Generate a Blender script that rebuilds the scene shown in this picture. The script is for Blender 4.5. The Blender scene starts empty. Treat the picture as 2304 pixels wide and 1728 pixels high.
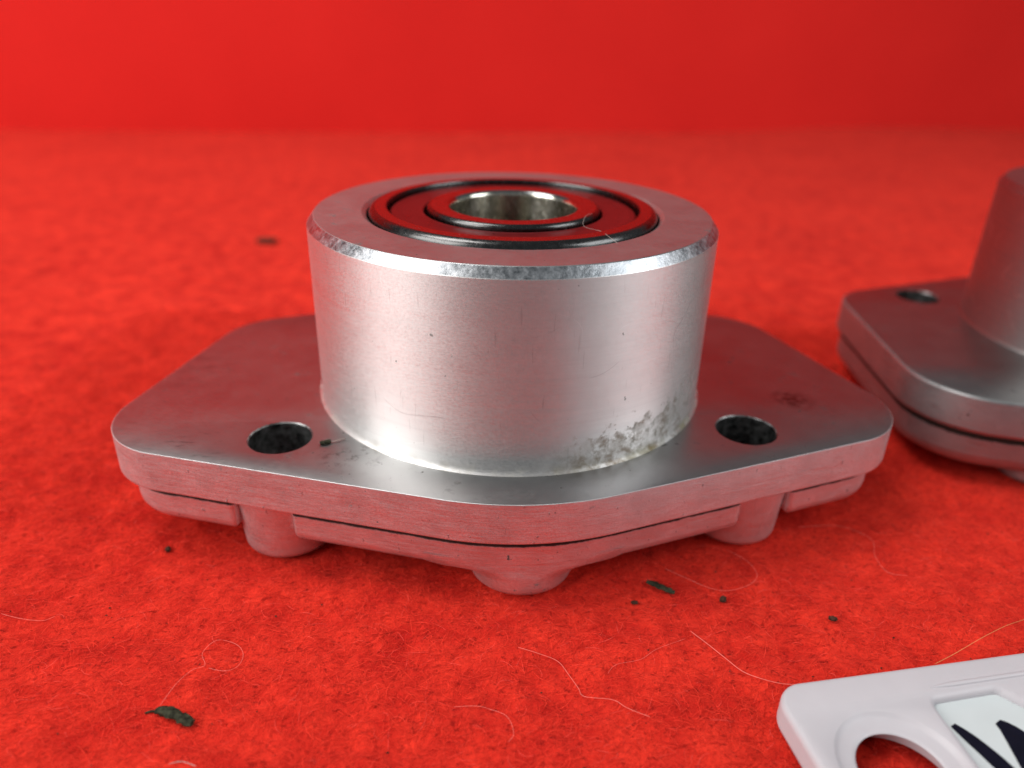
import bpy, math, random
import numpy as np
from mathutils import Vector, Matrix
from mathutils.geometry import tessellate_polygon

S = 0.001                      # every length below is in millimetres
R = math.radians
random.seed(7)
rng = np.random.default_rng(11)
scene = bpy.context.scene
COL = scene.collection

# ------------------------------------------------------------------ camera
cam_d = bpy.data.cameras.new("camera")
cam = bpy.data.objects.new("camera", cam_d)
COL.objects.link(cam)
scene.camera = cam
GZ = 10.8                      # height of the flange's top face above the felt
p, yaw, roll = 0.45554, 0.004147, 0.024683
fw = Vector((math.sin(yaw)*math.cos(p), math.cos(yaw)*math.cos(p), -math.sin(p)))
rt = Vector((math.cos(yaw), -math.sin(yaw), 0))
up = rt.cross(fw)
r2 = rt*math.cos(roll) + up*math.sin(roll)
u2 = up*math.cos(roll) - rt*math.sin(roll)
M = Matrix((r2, u2, -fw)).transposed().to_4x4()
M.translation = Vector((0, -74.32*S, (35.355 + GZ)*S))
cam.matrix_world = M
cam_d.sensor_width = 36
cam_d.lens = 26.247
cam_d.clip_start = 0.002
cam_d.clip_end = 20
cam_d.dof.use_dof = True
cam_d.dof.focus_distance = 0.0605
cam_d.dof.aperture_fstop = 21

# ------------------------------------------------------------------ world, lamps, exposure
w = bpy.data.worlds.new("World")
scene.world = w
w.use_nodes = True
w.node_tree.nodes["Background"].inputs[0].default_value = (0.92, 0.96, 1.0, 1)
w.node_tree.nodes["Background"].inputs[1].default_value = 0.15

def area(name, loc, target, size, power, color, size_y=None):
    d = bpy.data.lights.new(name, 'AREA')
    d.energy = power
    d.color = color
    d.shape = 'RECTANGLE'
    d.size = size*S
    d.size_y = (size_y or size)*S
    o = bpy.data.objects.new(name, d)
    COL.objects.link(o)
    o.location = Vector(loc)*S
    o.rotation_euler = (Vector(target) - Vector(loc)).to_track_quat('-Z', 'Y').to_euler()
    return o

area("softbox_lamp", (-370, -190, 240), (0, 0, 0), 320, 1.75, (1.0, 0.98, 0.95), 280)
area("softbox_lamp", (400, -120, 260), (0, -10, 0), 260, 1.05, (0.97, 0.99, 1.0), 280)
area("overhead_fill", (-200, 10, 410), (-40, 60, 0), 200, 1.2, (1.0, 0.98, 0.95))  # unseen area light added to brighten the felt from above left

scene.view_settings.view_transform = 'Standard'
scene.view_settings.look = 'None'
scene.view_settings.exposure = 0
scene.view_settings.gamma = 1
scene.cycles.use_denoising = True
scene.cycles.max_bounces = 8

# ------------------------------------------------------------------ node helpers
class NT:
    def __init__(self, name):
        self.m = bpy.data.materials.new(name)
        self.m.use_nodes = True
        self.t = self.m.node_tree
        self.b = self.t.nodes["Principled BSDF"]
        tc = self.t.nodes.new("ShaderNodeTexCoord")
        mp = self.t.nodes.new("ShaderNodeMapping")
        mp.inputs["Scale"].default_value = (1000, 1000, 1000)
        self.t.links.new(tc.outputs["Object"], mp.inputs["Vector"])
        self.co = mp.outputs[0]          # object coordinates in millimetres
    def put(self, sock, v):
        if isinstance(v, bpy.types.NodeSocket):
            self.t.links.new(v, sock)
        elif isinstance(v, (tuple, list)) and len(v) == 3 and sock.type == 'RGBA':
            sock.default_value = (*v, 1)
        else:
            sock.default_value = v
    def set(self, **k):
        for n, v in k.items():
            self.put(self.b.inputs[n.replace('_', ' ')], v)
        return self
    def math(self, op, a, b=0.0, c=None, clamp=False):
        n = self.t.nodes.new("ShaderNodeMath"); n.operation = op; n.use_clamp = clamp
        self.put(n.inputs[0], a); self.put(n.inputs[1], b)
        if c is not None: self.put(n.inputs[2], c)
        return n.outputs[0]
    def scaled(self, sc, rot=(0, 0, 0)):
        n = self.t.nodes.new("ShaderNodeMapping")
        n.inputs["Scale"].default_value = sc
        n.inputs["Rotation"].default_value = rot
        self.t.links.new(self.co, n.inputs[0])
        return n.outputs[0]
    def noise(self, scale, detail=3, rough=.55, vec=None, dist=0.0):
        n = self.t.nodes.new("ShaderNodeTexNoise")
        n.inputs["Scale"].default_value = scale
        n.inputs["Detail"].default_value = detail
        n.inputs["Roughness"].default_value = rough
        n.inputs["Distortion"].default_value = dist
        self.t.links.new(vec or self.co, n.inputs["Vector"])
        return n.outputs[0]
    def map(self, v, a, b, c=0.0, d=1.0, smooth=False):
        n = self.t.nodes.new("ShaderNodeMapRange")
        n.interpolation_type = 'SMOOTHSTEP' if smooth else 'LINEAR'
        for i, x in enumerate((v, a, b, c, d)): self.put(n.inputs[i], x)
        return n.outputs[0]
    def mix(self, f, a, b):
        n = self.t.nodes.new("ShaderNodeMix"); n.data_type = 'RGBA'
        self.put(n.inputs[0], f); self.put(n.inputs[6], a); self.put(n.inputs[7], b)
        return n.outputs[2]
    def bump(self, h, strength, dist, prev=None):
        n = self.t.nodes.new("ShaderNodeBump")
        n.inputs["Strength"].default_value = strength
        n.inputs["Distance"].default_value = dist*S
        self.t.links.new(h, n.inputs["Height"])
        if prev: self.t.links.new(prev, n.inputs["Normal"])
        return n.outputs[0]
    def sep(self):
        n = self.t.nodes.new("ShaderNodeSeparateXYZ"); self.t.links.new(self.co, n.inputs[0]); return n.outputs
    def near(self, pt, r0, r1):
        """1 within r0 mm of pt, falling to 0 at r1"""
        n = self.t.nodes.new("ShaderNodeVectorMath"); n.operation = 'DISTANCE'
        self.t.links.new(self.co, n.inputs[0]); n.inputs[1].default_value = pt
        return self.map(n.outputs["Value"], r0, r1, 1.0, 0.0, True)
    def tangent(self):
        n = self.t.nodes.new("ShaderNodeTangent"); n.direction_type = 'RADIAL'; n.axis = 'Z'
        return n.outputs[0]

# ------------------------------------------------------------------ materials
def mat_felt():
    n = NT("red_felt")
    big = n.noise(.035, 3); mid = n.noise(.28, 4, .6); fine = n.noise(2.2, 4, .7, n.scaled((1, .8, 1)))
    c = n.mix(n.map(mid, .36, .64), (.60, .017, .012), (.93, .048, .025))
    c = n.mix(n.map(fine, .35, .75), n.mix(.5, c, (.32, .006, .005)), c)
    c = n.mix(n.map(big, .35, .7, 0, .3), c, (.94, .05, .026))
    dirt = n.math('MULTIPLY', n.map(n.noise(.16, 3), .60, .72), n.map(n.noise(.9, 3), .5, .7))
    c = n.mix(n.math('MULTIPLY', dirt, .55), c, (.16, .015, .012))
    pit = n.map(n.noise(1.9, 3, .6), .57, .68)
    c = n.mix(n.math('MULTIPLY', pit, .65), c, (.20, .004, .004))
    nb = n.bump(fine, .9, .25); nb = n.bump(mid, .6, .5, nb)
    n.set(Base_Color=c, Roughness=1.0, Specular_IOR_Level=.02, Normal=nb, Sheen_Weight=.12, Sheen_Roughness=.6, Sheen_Tint=(1, .25, .22))
    return n.m

def mat_fibre():
    n = NT("red_felt_fibre")
    g = n.t.nodes.new("ShaderNodeNewGeometry")
    rnd = g.outputs["Random Per Island"]
    c = n.mix(rnd, (.40, .011, .008), (.95, .060, .034))
    c = n.mix(n.map(rnd, .95, 1.0), c, (.85, .10, .08))
    n.set(Base_Color=c, Roughness=.9, Specular_IOR_Level=.08)
    return n.m

def mat_backdrop():
    n = NT("red_card")
    c = n.mix(n.map(n.noise(.02, 3), .3, .7), (.66, .020, .016), (.70, .023, .018))
    n.set(Base_Color=c, Roughness=.85, Specular_IOR_Level=.15, Normal=n.bump(n.noise(.6, 3), .15, .3))
    return n.m

def grime_spots(n, col, rough, metal, thr=.66, amount=1.0, dirt=(.05, .038, .028)):
    s = n.math('MULTIPLY', n.map(n.noise(.55, 4, .6), thr-.04, thr+.06), n.map(n.noise(.12, 2), .42, .62))
    s2 = n.map(n.noise(1.7, 2, .5), .74, .78)
    m = n.math('MULTIPLY', n.math('MAXIMUM', s, s2), amount)
    return n.mix(m, col, dirt), n.math('ADD', rough, n.math('MULTIPLY', m, .35), clamp=True), metal

def mat_cast(name="cast_aluminium", tone=.80, seam=None):
    n = NT(name)
    fine = n.noise(7.0, 3, .65); mid = n.noise(.35, 4, .6); streak = n.noise(1.6, 3, .6, n.scaled((.25, .25, 4.0)))
    nick = n.map(n.noise(2.2, 2, .5, n.scaled((1, 1, .6), (.3, .5, 0))), .70, .76)
    c = n.mix(n.map(fine, .3, .7), (tone*.88, tone*.87, tone*.88), (tone*1.06, tone*1.05, tone*1.06))
    c = n.mix(n.map(mid, .35, .7, 0, .6), c, (tone*.72, tone*.77, tone*.78))
    r = n.math('ADD', n.map(streak, .3, .7, .46, .58), n.map(fine, .3, .7, -.06, .06))
    c, r, me = grime_spots(n, c, r, 1.0, .70, .8)
    c = n.mix(n.math('MULTIPLY', nick, .5), c, (.12, .10, .10))
    if seam:   # dirt and shadow of the seam under the flange, painted as one band
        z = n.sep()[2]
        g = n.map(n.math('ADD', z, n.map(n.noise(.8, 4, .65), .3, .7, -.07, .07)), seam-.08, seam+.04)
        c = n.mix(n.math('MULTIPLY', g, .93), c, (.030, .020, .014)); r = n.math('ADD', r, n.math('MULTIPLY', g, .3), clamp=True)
    nb = n.bump(fine, .3, .035); nb = n.bump(streak, .25, .05, nb); nb = n.bump(nick, .4, .06, nb)
    n.set(Base_Color=c, Metallic=me, Roughness=r, Normal=nb)
    return n.m

def mat_milled(name="milled_aluminium", tone=.365, star=True, rough=.35):
    n = NT(name)
    fine = n.noise(3.0, 3, .6, n.scaled((.5, 2.4, 1))); mid = n.noise(.22, 4, .6)
    c = n.mix(n.map(mid, .3, .7), (tone*.93, tone*.93, tone*.94), (tone*1.04, tone*1.04, tone*1.04))
    r = n.math('ADD', n.map(mid, .3, .7, rough-.015, rough+.015), n.map(fine, .3, .7, -.03, .03))
    c, r, me = grime_spots(n, c, r, 1.0, .66, .85)
    if star:   # dried-oil splash on the right of the flange, smudges near the left hole
        sp = n.math('MULTIPLY', n.near((29.4, -6.6, GZ), .3, 3.0), n.map(n.noise(1.5, 3, .6, n.scaled((.7, 1.5, 1))), .42, .56))
        sp2 = n.math('MULTIPLY', n.near((-15.5, -16.2, GZ), .3, 4.2), n.map(n.noise(.9, 5, .7), .53, .66))
        sp3 = n.math('MULTIPLY', n.math('MAXIMUM', n.near((-35.0, 2.5, GZ), .5, 7.0), n.near((-37.5, -9.5, GZ), .2, 2.5)), n.map(n.noise(.5, 5, .65, n.scaled((.6, 1.6, 1))), .46, .68))
        sp4 = n.math('MULTIPLY', n.near((-30.0, -13.5, GZ), .5, 6.0), n.map(n.noise(.9, 4, .6, n.scaled((.5, 2.2, 1))), .60, .68))
        sp = n.math('MAXIMUM', n.math('MAXIMUM', sp, n.math('MULTIPLY', sp2, .75)), n.math('MULTIPLY', n.math('MAXIMUM', sp3, sp4), .6))
        c = n.mix(n.math('MULTIPLY', sp, .85), c, (.035, .02, .012))
    n.set(Base_Color=c, Metallic=me, Roughness=r, Normal=n.bump(fine, .12, .02))
    return n.m

def mat_turned(name="turned_aluminium", tone=.82, stain=True):
    n = NT(name)
    x, y, z = n.sep()
    ring = n.noise(1.0, 3, .6, n.scaled((.06, .06, 2.2)))
    mid = n.noise(.25, 4, .6, n.scaled((1, 1, 1.6)))
    brush = n.noise(4.5, 3, .65, n.scaled((1, 1, 1.7), (.2, .4, 0)))
    scr = n.map(n.noise(1.6, 1, .4, n.scaled((2.6, 2.6, .22), (.45, .55, 0))), .72, .75)
    scr2 = n.map(n.noise(1.2, 1, .4, n.scaled((2.2, 2.2, .16), (-.12, .10, 0))), .75, .78)
    c = n.mix(n.map(mid, .3, .7), (tone*.96, tone*.95, tone*.94), (tone*1.03, tone*1.02, tone*1.01))
    c = n.mix(n.map(ring, .42, .72, 0, .30), c, (tone*.78, tone*.74, tone*.74))
    c = n.mix(n.math('MULTIPLY', scr, .3), c, (.44, .42, .41))
    c = n.mix(n.math('MULTIPLY', scr2, .25), c, (.46, .44, .43))
    r = n.math('ADD', n.map(ring, .3, .7, .49, .55), n.map(brush, .3, .7, -.07, .07))
    def scratch(sc, off, wd):
        mp = n.t.nodes.new("ShaderNodeMapping"); mp.inputs["Location"].default_value = off; n.t.links.new(n.co, mp.inputs[0])
        v = n.noise(sc, 1, .3, mp.outputs[0])
        ln = n.map(n.math('ABSOLUTE', n.math('SUBTRACT', v, .5)), 0.0, wd, 1.0, 0.0)
        return n.math('MULTIPLY', ln, n.map(n.noise(.22, 2, .5, mp.outputs[0]), .55, .62))
    sA = scratch(.09, (3, 7, 1), .0035); sB = scratch(.14, (40, 9, 22), .0040)
    c = n.mix(n.math('MULTIPLY', sA, .45), c, (.40, .37, .37))
    c = n.mix(n.math('MULTIPLY', sB, .6), c, (.95, .94, .93))
    me = 1.0
    if stain:
        ph = n.math('MULTIPLY', n.math('ARCTAN2', x, n.math('MULTIPLY', y, -1.0)), 57.2958)
        top = n.math('ADD', n.math('MULTIPLY', n.math('SUBTRACT', ph, 4.0), .062), GZ+2.2)
        top = n.math('ADD', top, n.map(n.noise(.7, 4, .65), .3, .7, -1.8, 1.8))
        below = n.map(n.math('SUBTRACT', top, z), 0.0, .7)
        lo = n.map(n.math('SUBTRACT', z, n.math('SUBTRACT', top, 4.2)), 0.0, 1.5)
        wdw = n.math('MULTIPLY', n.map(ph, 0, 16), n.map(ph, 72, 46))
        tex = n.map(n.noise(1.1, 5, .7, n.scaled((1, 1, .8), (0, .4, 0))), .42, .66)
        st = n.math('MULTIPLY', n.math('MULTIPLY', below, lo), n.math('MULTIPLY', wdw, tex))
        smear = n.math('MULTIPLY', n.math('MULTIPLY', below, wdw), n.map(n.noise(.5, 4, .6), .35, .68, 0, .7))
        st = n.math('MAXIMUM', st, smear)
        hue = n.mix(n.map(ph, 12, 30), (.16, .080, .018), (.12, .100, .050))
        c = n.mix(n.math('MULTIPLY', st, .72), c, hue)
        spot = n.math('MULTIPLY', n.math('MULTIPLY', below, wdw), n.map(n.noise(.95, 4, .6, n.scaled((1, 1, 1.3))), .50, .68))
        c = n.mix(n.math('MULTIPLY', spot, .6), c, (.15, .085, .025)); st = n.math('MAXIMUM', st, n.math('MULTIPLY', spot, .6))
        # oily green-yellow line where hub meets flange
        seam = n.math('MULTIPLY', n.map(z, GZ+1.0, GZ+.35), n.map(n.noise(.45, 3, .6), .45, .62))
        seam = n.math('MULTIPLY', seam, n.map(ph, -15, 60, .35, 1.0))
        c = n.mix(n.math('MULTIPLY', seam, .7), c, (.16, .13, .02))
        me = n.math('SUBTRACT', 1.0, n.math('MULTIPLY', n.math('MAXIMUM', st, seam), .8), clamp=True)
    c2, r, me = grime_spots(n, c, r, me, .80, .6)
    nb = n.bump(n.noise(1.0, 2, .5, n.scaled((.05, .05, 7.0))), .06, .02); nb = n.bump(brush, .10, .02, nb)
    n.set(Base_Color=c2, Metallic=me, Roughness=r, Specular_IOR_Level=.12, Normal=nb, Anisotropic=.7, Anisotropic_Rotation=.25, Tangent=n.tangent())
    return n.m

def mat_chamfer():
    n = NT("scuffed_chamfer")
    a = n.noise(1.6, 4, .7); b = n.noise(.35, 3)
    c = n.mix(n.map(n.math('ADD', a, b), .75, 1.2), (.26, .28, .30), (.58, .60, .63))
    n.set(Base_Color=c, Metallic=1.0, Roughness=n.map(a, .3, .7, .25, .45), Normal=n.bump(a, .3, .10))
    return n.m

def mat_steel(name, tone=.55, rough=.16, aniso=.5, tint=(1, 1, 1)):
    n = NT(name)
    a = n.noise(2.0, 3, .6); s = n.map(n.noise(3.0, 1, .4, n.scaled((3, 3, .3))), .66, .72)
    c = n.mix(n.map(a, .3, .7), tuple(tone*.85*t for t in tint), tuple(tone*1.1*t for t in tint))
    n.set(Base_Color=c, Metallic=1.0, Roughness=n.math('ADD', n.map(a, .3, .7, rough*.8, rough*1.25), n.math('MULTIPLY', s, .2)),
          Anisotropic=aniso, Anisotropic_Rotation=.25, Tangent=n.tangent(), Normal=n.bump(n.noise(1.2, 2), .03, .01))
    return n.m

def mat_plain(name, col, rough=.5, metal=0.0, var=.15, scale=1.0, **k):
    n = NT(name)
    a = n.noise(scale, 4, .6)
    c = n.mix(n.map(a, .3, .7), tuple(x*(1-var) for x in col), tuple(min(1, x*(1+var)) for x in col))
    n.set(Base_Color=c, Roughness=n.map(a, .3, .7, rough*.9, min(1, rough*1.12)), Metallic=metal, **k)
    return n.m

MAT = dict(
    felt=mat_felt(), fibre=mat_fibre(), card=mat_backdrop(),
    cast=mat_cast(), milled=mat_milled(), turned=mat_turned(), chamfer=mat_chamfer(),
    cast_seam=mat_cast('cast_aluminium_skirt', .80, GZ-4.05-1.10), cast_seam2=mat_cast('cast_aluminium_shaded_skirt', .42, GZ-4.4-.80),
    cast2=mat_cast("cast_aluminium_shaded", .42), milled2=mat_milled("milled_aluminium_shaded", .32, False),  # second cover: same aluminium, its shade put into the darker tone
    turned2=mat_turned("turned_aluminium_shaded", .35, False),
    faced=mat_milled('faced_aluminium', .50, False, .42),
    black=mat_steel('dark_reflection_steel', .10, .24),  # ring edges: the dark surroundings they mirror, put into the steel's colour
    ring=mat_steel("bearing_steel", .34, .13), bore=mat_steel("polished_bore_steel", .66, .20, .8, (1, .97, .84)),
    seal=mat_plain("dark_red_rubber", (.10, .005, .006), .30, 0, .2, .8),
    holewall=mat_plain("dark_hole_metal", (.20, .20, .20), .42, 1.0, .85, 1.3),  # dark mottled metal inside the screw holes and the hub
    plastic=mat_plain("white_plastic", (.53, .50, .53), .42, 0, .02, .3, Subsurface_Weight=.15, Subsurface_Radius=(.002, .0015, .0015)),
    paper=mat_plain("white_paper", (.56, .60, .61), .6, 0, .02, .4),
    ink=mat_plain("blue_black_ink", (.002, .002, .010), .6, 0, .2, 1, Specular_IOR_Level=.15),
    flake=mat_plain("dark_grit", (.035, .036, .022), .8, 0, .9, 2.2, Specular_IOR_Level=.1),
    soil=mat_plain("brown_soil", (.07, .03, .02), .9, 0, .6, 2.0, Specular_IOR_Level=.1),
    pale_hair=mat_plain("pale_fibre", (.85, .20, .16), .5, 0, .1, 1),
    white_hair=mat_plain("white_fibre", (.42, .34, .31), .5, 0, .1, 1),
    blond_hair=mat_plain("blond_hair", (.70, .42, .16), .35, 0, .1, 1),
)

# ------------------------------------------------------------------ mesh helpers
def mesh_obj(name, verts, faces, mats, parent=None, midx=None, smooth=32, loc=(0, 0, 0)):
    me = bpy.data.meshes.new(name)
    me.from_pydata([tuple(c*S for c in v) for v in verts], [], faces)
    for m in (mats if isinstance(mats, (list, tuple)) else [mats]):
        me.materials.append(m)
    if midx is not None:
        me.polygons.foreach_set("material_index", midx)
    if smooth:
        me.polygons.foreach_set("use_smooth", [True]*len(me.polygons))
        me.set_sharp_from_angle(angle=R(smooth))
    me.validate()
    o = bpy.data.objects.new(name, me)
    o.location = Vector(loc)*S
    COL.objects.link(o)
    if parent: o.parent = parent
    return o

def tag(o, label, cat=None, group=None, kind=None):
    if label: o["label"] = label
    if cat: o["category"] = cat
    if group: o["group"] = group
    if kind: o["kind"] = kind
    return o

def empty(name, loc, rz=0.0):
    o = bpy.data.objects.new(name, None)
    o.empty_display_size = .01
    o.location = Vector(loc)*S
    o.rotation_euler = (0, 0, rz)
    COL.objects.link(o)
    return o

def rounded(pts, seg=10):
    """pts: (x, y, radius), counter-clockwise -> list of 2D points with filleted corners"""
    out = []
    n = len(pts)
    for i, (x, y, r) in enumerate(pts):
        P = Vector((x, y)); A = Vector(pts[i-1][:2]); B = Vector(pts[(i+1) % n][:2])
        if r <= 0: out.append(P); continue
        a = (A-P).normalized(); b = (B-P).normalized()
        half = math.acos(max(-1, min(1, a.dot(b))))/2
        t = r/math.tan(half)
        t = min(t, .49*(A-P).length, .49*(B-P).length); r = t*math.tan(half)
        c = P + (a+b).normalized()*(r/math.sin(half))
        a0 = math.atan2(*(P+a*t-c).yx); a1 = math.atan2(*(P+b*t-c).yx)
        d = (a1-a0+math.pi) % (2*math.pi) - math.pi
        for k in range(seg+1):
            an = a0 + d*k/seg
            out.append(Vector((c.x+r*math.cos(an), c.y+r*math.sin(an))))
    return out

def circle(cx, cy, r, n=48):
    return [Vector((cx+r*math.cos(2*math.pi*k/n), cy+r*math.sin(2*math.pi*k/n))) for k in range(n)]

def inset(loop, d):
    """move a CCW loop inwards by d along vertex normals"""
    n = len(loop); out = []
    for i, P in enumerate(loop):
        e1 = (P-loop[i-1]); e2 = (loop[(i+1) % n]-P)
        if e1.length < 1e-6: e1 = e2
        if e2.length < 1e-6: e2 = e1
        e1.normalize(); e2.normalize()
        n1 = Vector((-e1.y, e1.x)); n2 = Vector((-e2.y, e2.x))
        m = n1+n2
        m = m/max(1.0, m.dot(m)/2) if m.length > 1e-6 else n1
        out.append(P + m*(d if True else 0))
    return out

def support(prof, mi=None, closed=False):
    """extra rings close to the ends of long segments, so that smooth shading stays at the edges"""
    out, om = [], []
    n = len(prof)
    for j in range(n):
        a = Vector(prof[j]); out.append(tuple(a)); om.append(mi[j] if mi else 0)
        if j == n-1 and not closed: break
        b = Vector(prof[(j+1) % n]); L = (b-a).length
        if L > .45:
            e = min(.03, L*.1)/L
            for t in (e, 1-e): out.append(tuple(a.lerp(b, t))); om.append(mi[j] if mi else 0)
    return out, om

def slab(name, outer, profile, mats, parent=None, holes=(), hole_profile=None, mi=(0, 0, 0), loc=(0, 0, 0), smooth=32):
    """outer: CCW loop; profile: list of (inset, z) from bottom to top; holes: CCW loops (made straight, or with hole_profile (grow, z))"""
    profile = support(profile)[0]
    V, F, I = [], [], []
    def ringv(loop, z):
        s = len(V); V.extend((q.x, q.y, z) for q in loop); return list(range(s, s+len(loop)))
    def bridge(a, b, m, flip=False):
        n = len(a)
        for i in range(n):
            j = (i+1) % n
            f = (a[i], a[j], b[j], b[i])
            F.append(f[::-1] if flip else f); I.append(m)
    rings = [ringv(inset(outer, d), z) for d, z in profile]
    for a, b in zip(rings, rings[1:]): bridge(a, b, mi[1])
    hp = hole_profile or [(0, profile[0][1]), (0, profile[-1][1])]
    hr = []
    for hi, h in enumerate(holes):
        rr = [ringv(inset(h, -g), z) for g, z in (hp[hi] if isinstance(hp[0], list) else hp)]
        for a, b in zip(rr, rr[1:]): bridge(a, b, mi[2], True)
        hr.append(rr)
    for top in (False, True):
        k = -1 if top else 0
        loops = [rings[k]] + [rr[k] for rr in hr]
        flat = [i for L in loops for i in L]
        tris = tessellate_polygon([[Vector((V[i][0], V[i][1], 0)) for i in L] for L in loops])
        for t in tris:
            f = [flat[i] for i in t]
            a, b, c = (Vector(V[i]) for i in f)
            nz = (b-a).cross(c-a).z
            if (nz > 0) != top: f = f[::-1]
            F.append(tuple(f)); I.append(mi[0] if top else mi[1])
    return mesh_obj(name, V, F, mats, parent, I, smooth, loc)

def lathe(name, prof, mats, parent=None, n=160, loc=(0, 0, 0), mi=None, closed=False, smooth=28, wob=None):
    prof, mi = support(prof, mi, closed)
    V, F, I = [], [], []
    for (r, z) in prof:
        for k in range(n):
            a = 2*math.pi*k/n
            V.append((r*math.cos(a), r*math.sin(a), z))
    L = len(prof)
    for j in range(L if closed else L-1):
        j2 = (j+1) % L
        for k in range(n):
            k2 = (k+1) % n
            F.append((j*n+k, j*n+k2, j2*n+k2, j2*n+k)); I.append(mi[j] if mi else 0)
    return mesh_obj(name, V, F, mats, parent, I, smooth, loc)

def arc(cx, cz, r, a0, a1, n=5):
    return [(cx+r*math.cos(R(a0+(a1-a0)*k/n)), cz+r*math.sin(R(a0+(a1-a0)*k/n))) for k in range(n+1)]

def tube(name, pts, rad, mat, parent=None, sides=5, loc=(0, 0, 0), sub=6):
    P = [Vector(q) for q in pts]
    C = []
    for i in range(len(P)-1):           # Catmull-Rom
        p0 = P[max(i-1, 0)]; p1 = P[i]; p2 = P[i+1]; p3 = P[min(i+2, len(P)-1)]
        for k in range(sub):
            t = k/sub
            C.append(.5*((2*p1)+(p2-p0)*t+(2*p0-5*p1+4*p2-p3)*t*t+(3*p1-p0-3*p2+p3)*t**3))
    C.append(P[-1])
    V, F = [], []
    for i, c in enumerate(C):
        d = (C[min(i+1, len(C)-1)]-C[max(i-1, 0)]).normalized()
        s = d.cross(Vector((0, 0, 1)))
        s = s.normalized() if s.length > 1e-4 else Vector((1, 0, 0))
        v = s.cross(d)
        rr = rad*(1 if 0 < i < len(C)-1 else .4)
        for k in range(sides):
            a = 2*math.pi*k/sides
            V.append(c + s*rr*math.cos(a) + v*rr*math.sin(a))
    for i in range(len(C)-1):
        for k in range(sides):
            k2 = (k+1) % sides
            F.append((i*sides+k, i*sides+k2, (i+1)*sides+k2, (i+1)*sides+k))
    F.append(tuple(range(sides))[::-1]); F.append(tuple(range((len(C)-1)*sides, len(C)*sides)))
    return mesh_obj(name, V, F, mat, parent, None, 60, loc)

# ------------------------------------------------------------------ smooth value noise (numpy)
def vnoise(x, y, cell, seed):
    g = np.random.default_rng(seed).random((256, 256))
    u, v = x/cell, y/cell
    iu, iv = np.floor(u).astype(int), np.floor(v).astype(int)
    fu, fv = u-iu, v-iv
    fu = fu*fu*(3-2*fu); fv = fv*fv*(3-2*fv)
    a = g[iu % 256, iv % 256]; b = g[(iu+1) % 256, iv % 256]; c = g[iu % 256, (iv+1) % 256]; d = g[(iu+1) % 256, (iv+1) % 256]
    return (a*(1-fu)+b*fu)*(1-fv)+(c*(1-fu)+d*fu)*fv - .5

def felt_z(x, y):
    z = .9*vnoise(x, y, 55, 1) + .5*vnoise(x, y, 17, 2) + .46*vnoise(x, y, 5.5, 3) + .30*vnoise(x, y, 1.9, 4) + .20*vnoise(x, y, .8, 5)
    near = np.exp(-(np.minimum(np.hypot(x, y), np.hypot(x-82, y-16.5))/42.0)**4)
    big = .9*vnoise(x, y, 55, 1) + .5*vnoise(x, y, 17, 2)
    far = np.clip((y-150)/130.0, 0, 1)
    return z - near*big - .28 + far*far*4.0*vnoise(x, y*.3, 85, 9)

# ------------------------------------------------------------------ setting: felt, backdrop
def axis(lo, hi, f0, f1, step, grow):
    a = list(np.arange(f0, f1+1e-6, step))
    s = step; x = f1
    while x < hi: s *= grow; x += s; a.append(min(x, hi))
    s = step; x = f0
    while x > lo: s *= grow; x -= s; a.insert(0, max(x, lo))
    return np.array(a)
xs = axis(-620, 620, -62, 76, .42, 1.05); ys = axis(-60, 470, -50, 62, .42, 1.03)
X, Y = np.meshgrid(xs, ys)
Z = felt_z(X, Y)
nx, ny = len(xs), len(ys)
me = bpy.data.meshes.new("ground")
co = np.stack([X, Y, Z], -1).reshape(-1, 3)*S
idx = np.arange(nx*ny).reshape(ny, nx)
q = np.stack([idx[:-1, :-1], idx[:-1, 1:], idx[1:, 1:], idx[1:, :-1]], -1).reshape(-1, 4)
me.vertices.add(len(co)); me.vertices.foreach_set("co", co.ravel())
me.loops.add(q.size); me.loops.foreach_set("vertex_index", q.ravel())
me.polygons.add(len(q)); me.polygons.foreach_set("loop_start", np.arange(0, q.size, 4))
me.polygons.foreach_set("use_smooth", np.ones(len(q), bool))
me.update(calc_edges=True)
me.materials.append(MAT['felt'])
ground = bpy.data.objects.new("ground", me); COL.objects.link(ground)
tag(ground, "red felt cloth spread under the machined parts", kind="structure")

# standing red card behind: a slightly bowed sheet with thickness
def wall_y(x): return 287 + .189*x
V, F = [], []
bx = np.linspace(-640, 640, 81)
for x in bx:
    bow = 3.0*math.sin(x/120.0) + 1.5*math.sin(x/47.0+1)
    lift = 1.2*math.sin(x/75.0+.6) - 1
    for (dy, z) in ((0, lift-2), (0+bow, 40), (1+bow, 110), (2+bow, 230), (5+bow, 230), (4+bow, 110), (3+bow, 40), (3, lift-2)):
        V.append((x, wall_y(x)+dy, z))
for i in range(len(bx)-1):
    for k in range(8):
        k2 = (k+1) % 8
        F.append((i*8+k, (i+1)*8+k, (i+1)*8+k2, i*8+k2))
tag(mesh_obj("backdrop", V, F, MAT['card'], smooth=40), "plain red card standing upright behind the felt", kind="structure")

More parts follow.
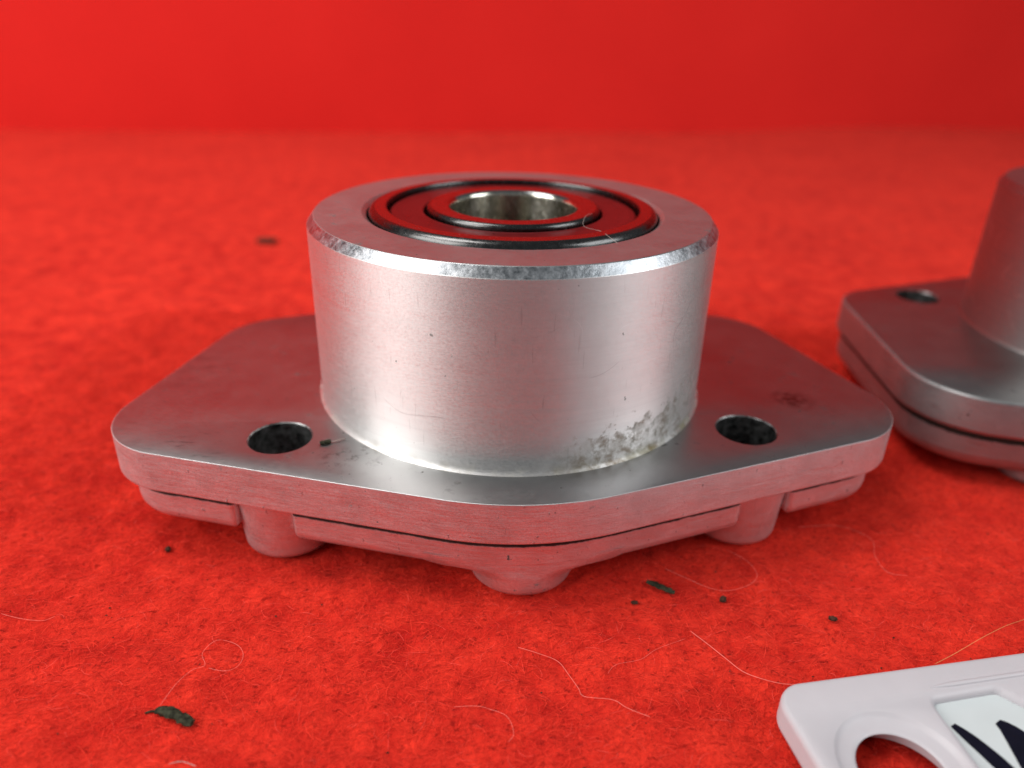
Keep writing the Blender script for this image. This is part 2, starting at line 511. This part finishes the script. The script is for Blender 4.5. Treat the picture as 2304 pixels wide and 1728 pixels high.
# matted fibres of the felt
def felt_fibres(name, n, box, lmin, lmax, wmin, wmax, lift, material, density=None):
    x = rng.uniform(box[0], box[1], n); y = rng.uniform(box[2], box[3], n)
    th = rng.uniform(0, 2*np.pi, n)
    th = np.where(rng.random(n) < .45, rng.normal(.15, .45, n), th)
    L = rng.uniform(lmin, lmax, n); Wd = rng.uniform(wmin, wmax, n)
    curl = rng.normal(0, .6, n)
    K = 5
    pts = np.zeros((n, K, 3)); px, py, a = x.copy(), y.copy(), th.copy()
    h0 = rng.uniform(-.06, lift*.35, n); hm = rng.uniform(0.0, lift, n)**1.0
    for k in range(K):
        t = k/(K-1)
        pts[:, k, 0] = px; pts[:, k, 1] = py
        pts[:, k, 2] = felt_z(px, py) + h0*(1-t) + hm*np.sin(np.pi*t*rng.uniform(.55, 1.0, n))
        px = px + np.cos(a)*L/(K-1); py = py + np.sin(a)*L/(K-1); a = a + curl/(K-1)*2
    tilt = rng.uniform(-1, 1, n)
    d = np.gradient(pts, axis=1); d /= np.linalg.norm(d, axis=2, keepdims=True)+1e-9
    side = np.stack([-d[..., 1], d[..., 0], np.repeat(tilt[:, None], K, 1)], -1)
    side /= np.linalg.norm(side, axis=2, keepdims=True)
    taper = np.array([.4, 1, 1, .9, .3])[None, :, None]
    off = side*Wd[:, None, None]*.5*taper
    v = np.stack([pts-off, pts+off], 2).reshape(-1, 3)*S
    base = (np.arange(n)*K*2)[:, None]
    f = []
    for k in range(K-1):
        f.append(base+np.array([2*k, 2*k+1, 2*k+3, 2*k+2])[None])
    f = np.stack(f, 1).reshape(-1, 4)
    me = bpy.data.meshes.new(name)
    me.vertices.add(len(v)); me.vertices.foreach_set("co", v.ravel())
    me.loops.add(f.size); me.loops.foreach_set("vertex_index", f.ravel())
    me.polygons.add(len(f)); me.polygons.foreach_set("loop_start", np.arange(0, f.size, 4))
    me.update(calc_edges=True)
    me.materials.append(material)
    o = bpy.data.objects.new(name, me); COL.objects.link(o)
    return o
tag(felt_fibres("felt_fibres", 215000, (-64, 78, -52, 46), .5, 1.9, .013, .034, .24, MAT['fibre']),
    "fine matted red fibres covering the felt cloth", "felt fibres", kind="stuff")

# ------------------------------------------------------------------ the bearing cover in the middle
T = GZ                      # top of flange
THK = 4.05
cover = tag(empty("bearing_cover", (0, 0, 0), R(4.5)),
            "silver aluminium bearing cover with wide open bearing, whole in the middle of the felt", "bearing cover")
HX, HY = 22.17, -12.79

def plate_outline(fc=(40.4, -13.0, 8.0), fa=(0, -25.65, 25), bc=(32.6, 16.7, 8.0), ba=(0, 27.4, 25)):
    return rounded([(-fc[0], fc[1], fc[2]), fa, fc, bc, ba, (-bc[0], bc[1], bc[2])], 30)

def holes2(h): return [circle(x, y, 2.85) for x, y in h]
OUT = plate_outline()
slab("mounting_plate", OUT, [(.16, T-THK), (.04, T-THK+.08), (0, T-THK+.2), (0, T-.05), (.015, T-.015), (.05, T)],
     [MAT['milled'], MAT['cast'], MAT['holewall']], cover, holes2([(-HX, HY), (HX, HY)]), [(0, T-THK), (0, T-.12), (.12, T)], (0, 1, 2))

def skirt_outline(o_in, holes, nr, rm):
    """the plate's outline set back by o_in, with a round notch past each screw boss in the front edges"""
    base = inset(OUT, o_in) if o_in else OUT
    out = []
    n = len(base)
    def dist(P, h): return (P-Vector(h)).length
    i = 0
    dense = []
    for i in range(n):
        A, B = base[i], base[(i+1) % n]
        m = max(1, int((B-A).length/.25))
        for k in range(m): dense.append(A.lerp(B, k/m))
    for h in holes:
        H = Vector(h)
        tdir = Vector((math.cos(R(17.45)), math.copysign(math.sin(R(17.45)), h[0])))     # along the front edge
        ndir = Vector((tdir.y, -tdir.x))                                                # outwards
        def inside(P):
            d = P-H; n_, t_ = d.dot(ndir), d.dot(tdir)
            return 0 < n_ < 9 and abs(t_) < nr
        ins = [inside(P) for P in dense]
        m = len(dense)
        st = next(k for k in range(m) if ins[k] and not ins[k-1])
        en = st
        while ins[en % m]: en += 1
        depth = (dense[st]-H).dot(ndir)
        keep = [dense[(en+k) % m] for k in range(m-(en-st))]
        U = [H - tdir*nr + ndir*(depth*(1-k/16)) for k in range(1, 16)]
        U += [H - tdir*nr*math.cos(math.pi*k/60) - ndir*nr*math.sin(math.pi*k/60) for k in range(61)]
        U += [H + tdir*nr + ndir*(depth*k/16) for k in range(1, 16)]
        dense = keep + U
    # relax the sharp mouths of the notches
    for _ in range(rm):
        m = len(dense)
        dense = [(dense[k-1]+dense[k]*2+dense[(k+1) % m])/4 for k in range(m)]
    return dense
SK = skirt_outline(1.15, [(-HX, HY), (HX, HY)], 2.85, 3)
zb, zt = T-8.0, T-THK+.01
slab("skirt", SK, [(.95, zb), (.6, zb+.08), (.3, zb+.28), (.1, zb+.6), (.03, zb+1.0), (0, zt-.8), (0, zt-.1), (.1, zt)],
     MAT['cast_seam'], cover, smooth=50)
for sx in (-1, 1):
    rb = 4.3
    lathe("screw_boss", [(2.0, .25), (2.2, .02)] + [(rb-.55, .0)] + arc(rb-.6, .62, .6, -80, 0, 5) + [(rb+.3, 4.0), (rb+.55, zt-.02)],
          MAT['cast'], cover, 64, (sx*HX, HY, 0), smooth=50)
# front lug: a round foot flush with the skirt's front corner, flaring into it sideways
V, F = [], []
NS = 120
lugp = [(.0, .02, 0), (3.95, .0, 0), (4.45, .08, 0), (4.75, .3, 0), (4.85, .6, 0), (4.9, 1.0, .15), (4.9, 1.5, .5), (4.9, 1.95, 1.1), (4.9, 2.3, 1.9), (4.9, 2.6, 3.0), (4.9, 2.85, 4.4), (4.9, 3.1, 6.2), (4.85, 4.1, 7.0)]
def skirt_front(x):        # the skirt's front face near the corner, in the lug's own frame
    x = abs(x)
    return -4.82 + (x*x/50 if x < 7.6 else 1.155+.3126*(x-7.6))
for r, z, fl in lugp:
    for k in range(NS):
        a = 2*math.pi*k/NS
        x, y = (r+fl)*math.cos(a), r*math.sin(a)
        d = -.02 if z < 2.4 else .04
        V.append((x, max(y, skirt_front(x)+d), z))
for j in range(len(lugp)-1):
    for k in range(NS):
        k2 = (k+1) % NS
        F.append((j*NS+k, j*NS+k2, (j+1)*NS+k2, (j+1)*NS+k))
mesh_obj("foot_lug", V, F, MAT['cast'], cover, None, 60, (0, -24.35+1.05+4.85, 0))
# rear lug keeps the part level, mirrored
rl = mesh_obj("foot_lug", V, F, MAT['cast'], cover, None, 60, (0, 26.1-1.05-4.85, 0)); rl.rotation_euler = (0, 0, math.pi)

hc = T+17.56; ht = T+18.41
hub_prof = [(20.30, T-.02), (20.22, T+.05), (20.10, T+.14), (20.03, T+.26), (20.0, T+.45), (20.0, hc-.05), (19.97, hc), (19.36, ht-.04), (19.28, ht),
            (14.85, ht), (14.42, ht-.30), (14.30, ht-.6), (14.30, ht-9.0), (11.0, ht-9.2), (11.0, T+2), (.05, T+2)]
hm = [{6: 1, 7: 2, 8: 2, 9: 2}.get(k, 0 if k < 10 else 3) for k in range(len(hub_prof))]
hub = lathe("hub", hub_prof, [MAT['turned'], MAT['chamfer'], MAT['faced'], MAT['holewall']], cover, 256, mi=hm)

bt = ht + .42               # top of the bearing stands a little above the hub
bear = empty("ball_bearing", (0, 0, 0)); bear.parent = cover
lathe("outer_ring", [(14.22, bt-8), (14.22, bt-.8)] + arc(13.5, bt-.75, .72, 0, 85, 5) + [(12.55, bt), (12.42, bt-.06), (12.36, bt-.2), (12.36, bt-1.0), (12.2, bt-1.05), (12.2, bt-8)],
      [MAT['ring'], MAT['black']], bear, 192, closed=True, smooth=40, mi=[1]*7+[0]+[1]*6)
lathe("seal", [(12.14, bt-1.3), (12.12, bt-.62), (11.95, bt-.52), (11.5, bt-.50), (10.9, bt-.56), (9.3, bt-.58), (9.0, bt-.52), (8.85, bt-.62), (8.8, bt-1.3)],
      MAT['seal'], bear, 192, closed=True, smooth=40)
lathe("inner_ring", [(8.55, bt-8), (8.55, bt-.6)] + arc(8.15, bt-.42, .42, 0, 85, 5) + [(6.75, bt), (6.5, bt-.06), (6.32, bt-.22), (6.25, bt-.5), (6.25, bt-7.6), (6.3, bt-8)],
      [MAT['ring'], MAT['bore'], MAT['black']], bear, 192, closed=True, smooth=40, mi=[2]*7+[0, 0, 0, 1, 1, 1, 0, 0])

# ------------------------------------------------------------------ the second cover, cut by the right edge of the picture
c2 = tag(empty("bearing_cover", (81.3, 16.5, 0), R(1.0)),
         "aluminium bearing cover at the right edge, farther back, shade painted into its metal, partly cut off", "bearing cover")
OUT_KEEP = OUT
OUT = rounded([(-36.2, -17.6, 9.5), (0, -28.8, 25), (36.2, -17.6, 9.5), (33.3, 15.2, 8), (0, 27.4, 25), (-33.3, 15.2, 8)], 30)
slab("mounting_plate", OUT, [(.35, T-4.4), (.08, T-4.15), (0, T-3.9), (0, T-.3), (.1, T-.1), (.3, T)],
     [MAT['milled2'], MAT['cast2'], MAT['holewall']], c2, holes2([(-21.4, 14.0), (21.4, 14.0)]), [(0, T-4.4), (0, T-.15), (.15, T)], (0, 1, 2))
zb2, zt2 = T-8.9, T-4.39
SK2 = skirt_outline(.75, [], 5, 2)
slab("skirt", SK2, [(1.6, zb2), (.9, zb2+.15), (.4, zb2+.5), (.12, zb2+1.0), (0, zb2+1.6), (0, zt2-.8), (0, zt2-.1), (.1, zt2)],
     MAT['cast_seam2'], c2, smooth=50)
for bx_, by_ in ((-21.4, 14.0), (21.4, 14.0), (-20.5, -16.2), (20.5, -16.2)):
    lathe("screw_boss", [(2.0, .25), (2.2, .02), (3.5, .0)] + arc(3.45, .62, .6, -80, 0, 5) + [(4.1, zb2+.6)], MAT['cast2'], c2, 48, (bx_, by_, 0), smooth=50)
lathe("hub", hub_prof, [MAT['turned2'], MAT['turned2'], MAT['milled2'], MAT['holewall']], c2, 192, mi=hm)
OUT = OUT_KEEP

# ------------------------------------------------------------------ the white key tag in front
TAGZ = 2.3
kt = tag(empty("key_tag", (19.75, -34.45, .05), R(10.5)), "white plastic key tag with round hole and blue-black handwriting, lower right corner", "key tag")
def tl(x, y):             # felt plane (mm) -> tag's own frame
    dx, dy = x-19.75, y+34.45
    c, s = math.cos(R(-10.5)), math.sin(R(-10.5))
    return (dx*c-dy*s, dx*s+dy*c)
body = rounded([(0, 0, 2.3), (0, -27, 3.0), (62, -27, 3.0), (62, 0, 2.3)], 10)
hcx, hcy = tl(26.75, -40.95)
wl = [tl(*q) for q in ((31.3, -35.45), (36.75, -34.3), (42.0, -39.2), (60, -36.0), (62.0, -48), (33.2, -52))]
win = rounded([(*q, .7) for q in wl[::-1]], 6)
def ccw(loop):
    a = sum(loop[i-1].x*loop[i].y-loop[i].x*loop[i-1].y for i in range(len(loop)))
    return loop if a > 0 else loop[::-1]
body = ccw(body); win = ccw(win)
# body with a countersunk hole and a see-through window frame
V = None
slab("tag_body", body, [(.3, 0), (.05, .2), (0, .4), (0, TAGZ-.45), (.06, TAGZ-.2), (.2, TAGZ-.05), (.45, TAGZ)],
     [MAT['plastic'], MAT['plastic'], MAT['plastic']], kt, [circle(hcx, hcy, 2.95, 64), win],
     [[(1.1, 0), (.9, TAGZ-1.2), (.1, TAGZ-.7), (0, TAGZ-.6), (.08, TAGZ-.52), (.3, TAGZ-.47), (.95, TAGZ-.38), (1.25, TAGZ-.26), (1.4, TAGZ-.06), (1.5, TAGZ)],
      [(0, 0), (0, TAGZ-.5), (.05, TAGZ-.3), (.25, TAGZ-.08), (.5, TAGZ)]], smooth=45)
# raised rib along the tag's far edge
ra, rb_ = tl(31.7, -34.35), tl(60.0, -28.9)
tube("rib", [(ra[0], ra[1], TAGZ-.05), ((ra[0]+rb_[0])/2, (ra[1]+rb_[1])/2, TAGZ-.05), (rb_[0], rb_[1], TAGZ-.05)], .22, MAT['plastic'], kt, 8)
lab = slab("paper_label", inset(win, -.3), [(0, 1.3), (0, 1.72)], MAT['paper'], kt)
def stroke(pts, wds, parent):
    V, F = [], []
    P = [Vector(tl(*q)) for q in pts]
    D = []; Wd = []
    for i in range(len(P)-1):
        p0 = P[max(i-1, 0)]; p1 = P[i]; p2 = P[i+1]; p3 = P[min(i+2, len(P)-1)]
        for k in range(8):
            t = k/8
            D.append(.5*((2*p1)+(p2-p0)*t+(2*p0-5*p1+4*p2-p3)*t*t+(3*p1-p0-3*p2+p3)*t**3)); Wd.append(wds[i]*(1-t)+wds[i+1]*t)
    D.append(P[-1]); Wd.append(wds[-1])
    # round ends
    for i, c in enumerate(D):
        d = (D[min(i+1, len(D)-1)]-D[max(i-1, 0)]).normalized()
        s = Vector((-d.y, d.x))
        for z in (1.722, 1.75):
            V.append((c.x+s.x*Wd[i]*.66, c.y+s.y*Wd[i]*.66, z)); V.append((c.x-s.x*Wd[i]*.66, c.y-s.y*Wd[i]*.66, z))
    for i in range(len(D)-1):
        a, b = i*4, (i+1)*4
        F += [(a+2, a+3, b+3, b+2), (a, a+2, b+2, b), (a+3, a+1, b+1, b+3)]
    return V, F
V, F = [], []
for pts, wds in (([(32.05, -37.15), (32.7, -38.25), (33.5, -39.9), (34.3, -42.0), (34.9, -43.6)], [.35, .75, .95, 1.0, .6]),
                 ([(35.0, -43.6), (35.4, -41.5), (35.6, -39.0), (35.6, -36.95)], [.6, 1.0, .8, .45]),
                 ([(35.45, -36.8), (35.95, -37.6), (36.8, -39.3), (37.8, -41.6), (38.4, -43.4)], [.45, 1.1, 1.5, 1.4, .7]),
                 ([(38.4, -43.4), (39.4, -40.5), (40.6, -37.6)], [.7, .8, .6])):
    v, f = stroke(pts, wds, lab)
    dz = .004*len(V)/100
    f = [tuple(i+len(V) for i in q) for q in f]
    V += [(a, b, c+dz) for a, b, c in v]; F += f
ho = mesh_obj("handwriting", V, F, MAT['ink'], lab, None, 0)
ho["label"] = "blue-black handwritten letter W"

# ------------------------------------------------------------------ grit and hairs on the felt
def lump(name, loc, size, rz, mat, seed, label, cat, bend=0.0, group=None):
    r = random.Random(seed)
    V, F = [], []
    nu, nv = 12, 10
    for i in range(nu+1):
        t = i/nu
        prof = math.sin(math.pi*min(max(t, .03), .97))**.22
        for k in range(nv):
            a = 2*math.pi*k/nv
            j = 1+r.uniform(-.28, .28)
            V.append(((t-.5)*size[0]*(1+r.uniform(-.03, .03)), math.cos(a)*size[1]/2*prof*j + bend*math.sin(t*5), (math.sin(a)*.5*prof*j+.5)*size[2]))
    for i in range(nu):
        for k in range(nv):
            k2 = (k+1) % nv
            F.append((i*nv+k, i*nv+k2, (i+1)*nv+k2, (i+1)*nv+k))
    F.append(tuple(range(nv))[::-1]); F.append(tuple(range(nu*nv, nu*nv+nv)))
    z = float(felt_z(np.array([loc[0]]), np.array([loc[1]]))[0])
    o = mesh_obj(name, V, F, mat, None, None, 50, (loc[0], loc[1], z+.12))
    o.rotation_euler = (0, 0, rz)
    return tag(o, label, cat, group)
chip = lump("dirt_flake", (-23.7, -36.4), (3.2, .85, .6), R(-16), MAT['flake'], 1, "dark grey-green curled chip on the felt at lower left", "dirt flake", .12)
tail = tube("tail", [(-1.5, 0, .25), (-2.0, -.15, .2), (-2.4, -.35, .1)], .09, MAT['flake'], chip)
lump("dirt_flake", (14.2, -21.3), (2.7, .75, .3), R(-31), MAT['flake'], 2, "flat black flake on the felt beside the front lug", "dirt flake", .05)
lump("dirt_flake", (-55.4, 90.8), (4.5, 2.8, 1.0), R(5), MAT['soil'], 3, "blurred brown speck on the felt far behind, left of the hub", "dirt flake")
for k, (x, y, s, lab_) in enumerate([(11.6, -23.1, .6, "small brown crumb just in front of the flat black flake"),
        (19.6, -22.6, .75, "small brown crumb on the felt between front lug and key tag"),
        (-32.3, -17.3, .7, "small grey crumb on the felt below the left corner of the cover"),
        (28.5, -25.0, .7, "small dark crumb on the felt behind the key tag")]):
    lump("crumb", (x, y), (s, s*.7, s*.5), k, MAT['soil'], 20+k, lab_, "crumb", 0, "crumbs on the felt")

# uncountable fine dust in the felt
V, F = [], []
for k in range(300):
    x, y = random.uniform(-62, 74), random.uniform(-50, 44)
    if abs(x) < 36 and -18 < y < 22: continue
    s = random.uniform(.04, .12)*(2.0 if random.random() < .06 else 1)
    z = float(felt_z(np.array([x]), np.array([y]))[0]) + .16
    b = len(V); a0 = random.uniform(0, 6)
    for q in range(5):
        V.append((x+s*random.uniform(.6, 1.5)*math.cos(a0+q*1.2566), y+s*random.uniform(.5, 1.1)*math.sin(a0+q*1.2566), z))
    V.append((x, y, z+s)); V.append((x, y, z-s))
    for q in range(5):
        F.append((b+q, b+(q+1) % 5, b+5)); F.append((b+(q+1) % 5, b+q, b+6))
tag(mesh_obj("dirt_specks", V, F, MAT['soil'], smooth=0), "fine dark dirt specks scattered over the red felt", "dirt specks", kind="stuff")

def hair(name, pts, rad, mat, label, h=.22):
    rad *= .42
    P = []
    for i, q in enumerate(pts):
        x, y = q[0], q[1]
        z = float(felt_z(np.array([x]), np.array([y]))[0]) + (q[2] if len(q) > 2 else h)
        P.append((x, y, z))
    return tag(tube(name, P, rad, mat), label, "loose hair", "loose hairs on the felt")
hair("loose_hair", [(-25.2, -35.5), (-24.7, -33.6), (-24.1, -32.2), (-23.3, -31.7), (-24.0, -30.4), (-23.3, -29.1), (-21.7, -29.3), (-20.8, -30.3), (-20.8, -31.6), (-21.6, -32.2), (-22.9, -32.0)],
     .035, MAT['pale_hair'], "pale looped hair on the felt behind the curled chip")
hair("loose_hair", [(15.8, -26.7), (16.9, -28.1), (18.0, -29.5), (19.1, -30.8), (20.3, -31.7), (21.7, -32.2), (23.1, -32.2)],
     .055, MAT['pale_hair'], "thick pale hair curving down to the corner of the key tag")
hair("loose_hair", [(1.2, -29.0), (2.8, -29.5), (4.4, -30.1), (5.2, -31.3), (5.9, -32.7), (6.3, -33.5), (8.4, -33.9), (9.4, -34.7), (11.0, -35.5)],
     .045, MAT['pale_hair'], "wavy pale hair on the felt in front of the front lug")
hair("loose_hair", [(-3.6, -34.9), (-1.9, -34.8), (-.9, -35.0), (.4, -35.7), (.9, -37.0), (.5, -37.8)],
     .035, MAT['pale_hair'], "short hooked pale hair near the bottom middle of the felt")
hair("loose_hair", [(15.1, -18.6), (16.6, -19.8), (18.8, -21.3), (20.7, -21.3), (22.9, -20.3), (23.6, -19.1), (23.1, -17.3), (21.7, -15.6)],
     .03, MAT['pale_hair'], "pale hair bowed below the right screw boss, beside the flat black flake")
hair("loose_hair", [(30.1, -11.6), (34.4, -11.1), (36.8, -13.3), (36.0, -16.2), (36.1, -18.6), (37.7, -19.2)],
     .03, MAT['pale_hair'], "faint S-shaped hair on the felt below the right corner of the cover")
hair("loose_hair", [(33.6, -31.5, 2.3), (35.9, -30.2, 2.2), (39.2, -28.3, 2.0), (42.3, -26.5, 1.5), (45.0, -24.8, .6), (46.5, -23.8, .25)],
     .035, MAT['blond_hair'], "straight golden hair sticking out behind the key tag")
hair("loose_hair", [(-22.6, -40.2), (-21.8, -40.0), (-20.7, -40.3)], .06, MAT['white_hair'], "short bright bristle at the bottom edge, left of middle")
hair("loose_hair", [(8.3, -31.4), (9.1, -30.4), (11.1, -29.9), (12.6, -28.9), (15.2, -27.6)], .025, MAT['pale_hair'], "thin pale hair meeting the top of the thick curved hair")
hair("loose_hair", [(-42.5, -26.5), (-40.4, -27.0), (-38.6, -27.1), (-37.9, -26.6)], .035, MAT['pale_hair'], "pale hair lying near the left edge of the felt")
# hair fallen across the bearing
bz = bt - .5
tag(tube("loose_hair", [(7.5, -3.7, bt+.1), (6.6, -6.6, bt+.5), (6.3, -8.7, bt+.1), (7.8, -9.1, bt-.2), (8.1, -11.5, bt+.05), (8.8, -13.3, bt-.15)], .015, MAT['white_hair']),
    "white hair fallen across the bearing's seal, right of its bore", "loose hair", "loose hairs on the bearing")
# crumb with a bit of straw beside the left screw hole
cr = lump("crumb", (-16.7, -15.4), (1.0, .55, .35), .4, MAT['flake'], 41, "black crumb on the flange beside the left screw hole", "crumb")
cr.location.z = (T-.03)*S
tag(tube("loose_hair", [(-16.2, -15.3, T+.1), (-15.6, -15.0, T+.15), (-15.0, -14.6, T+.08)], .05, MAT['white_hair']),
    "tiny straw bit next to the black crumb on the flange", "loose hair")
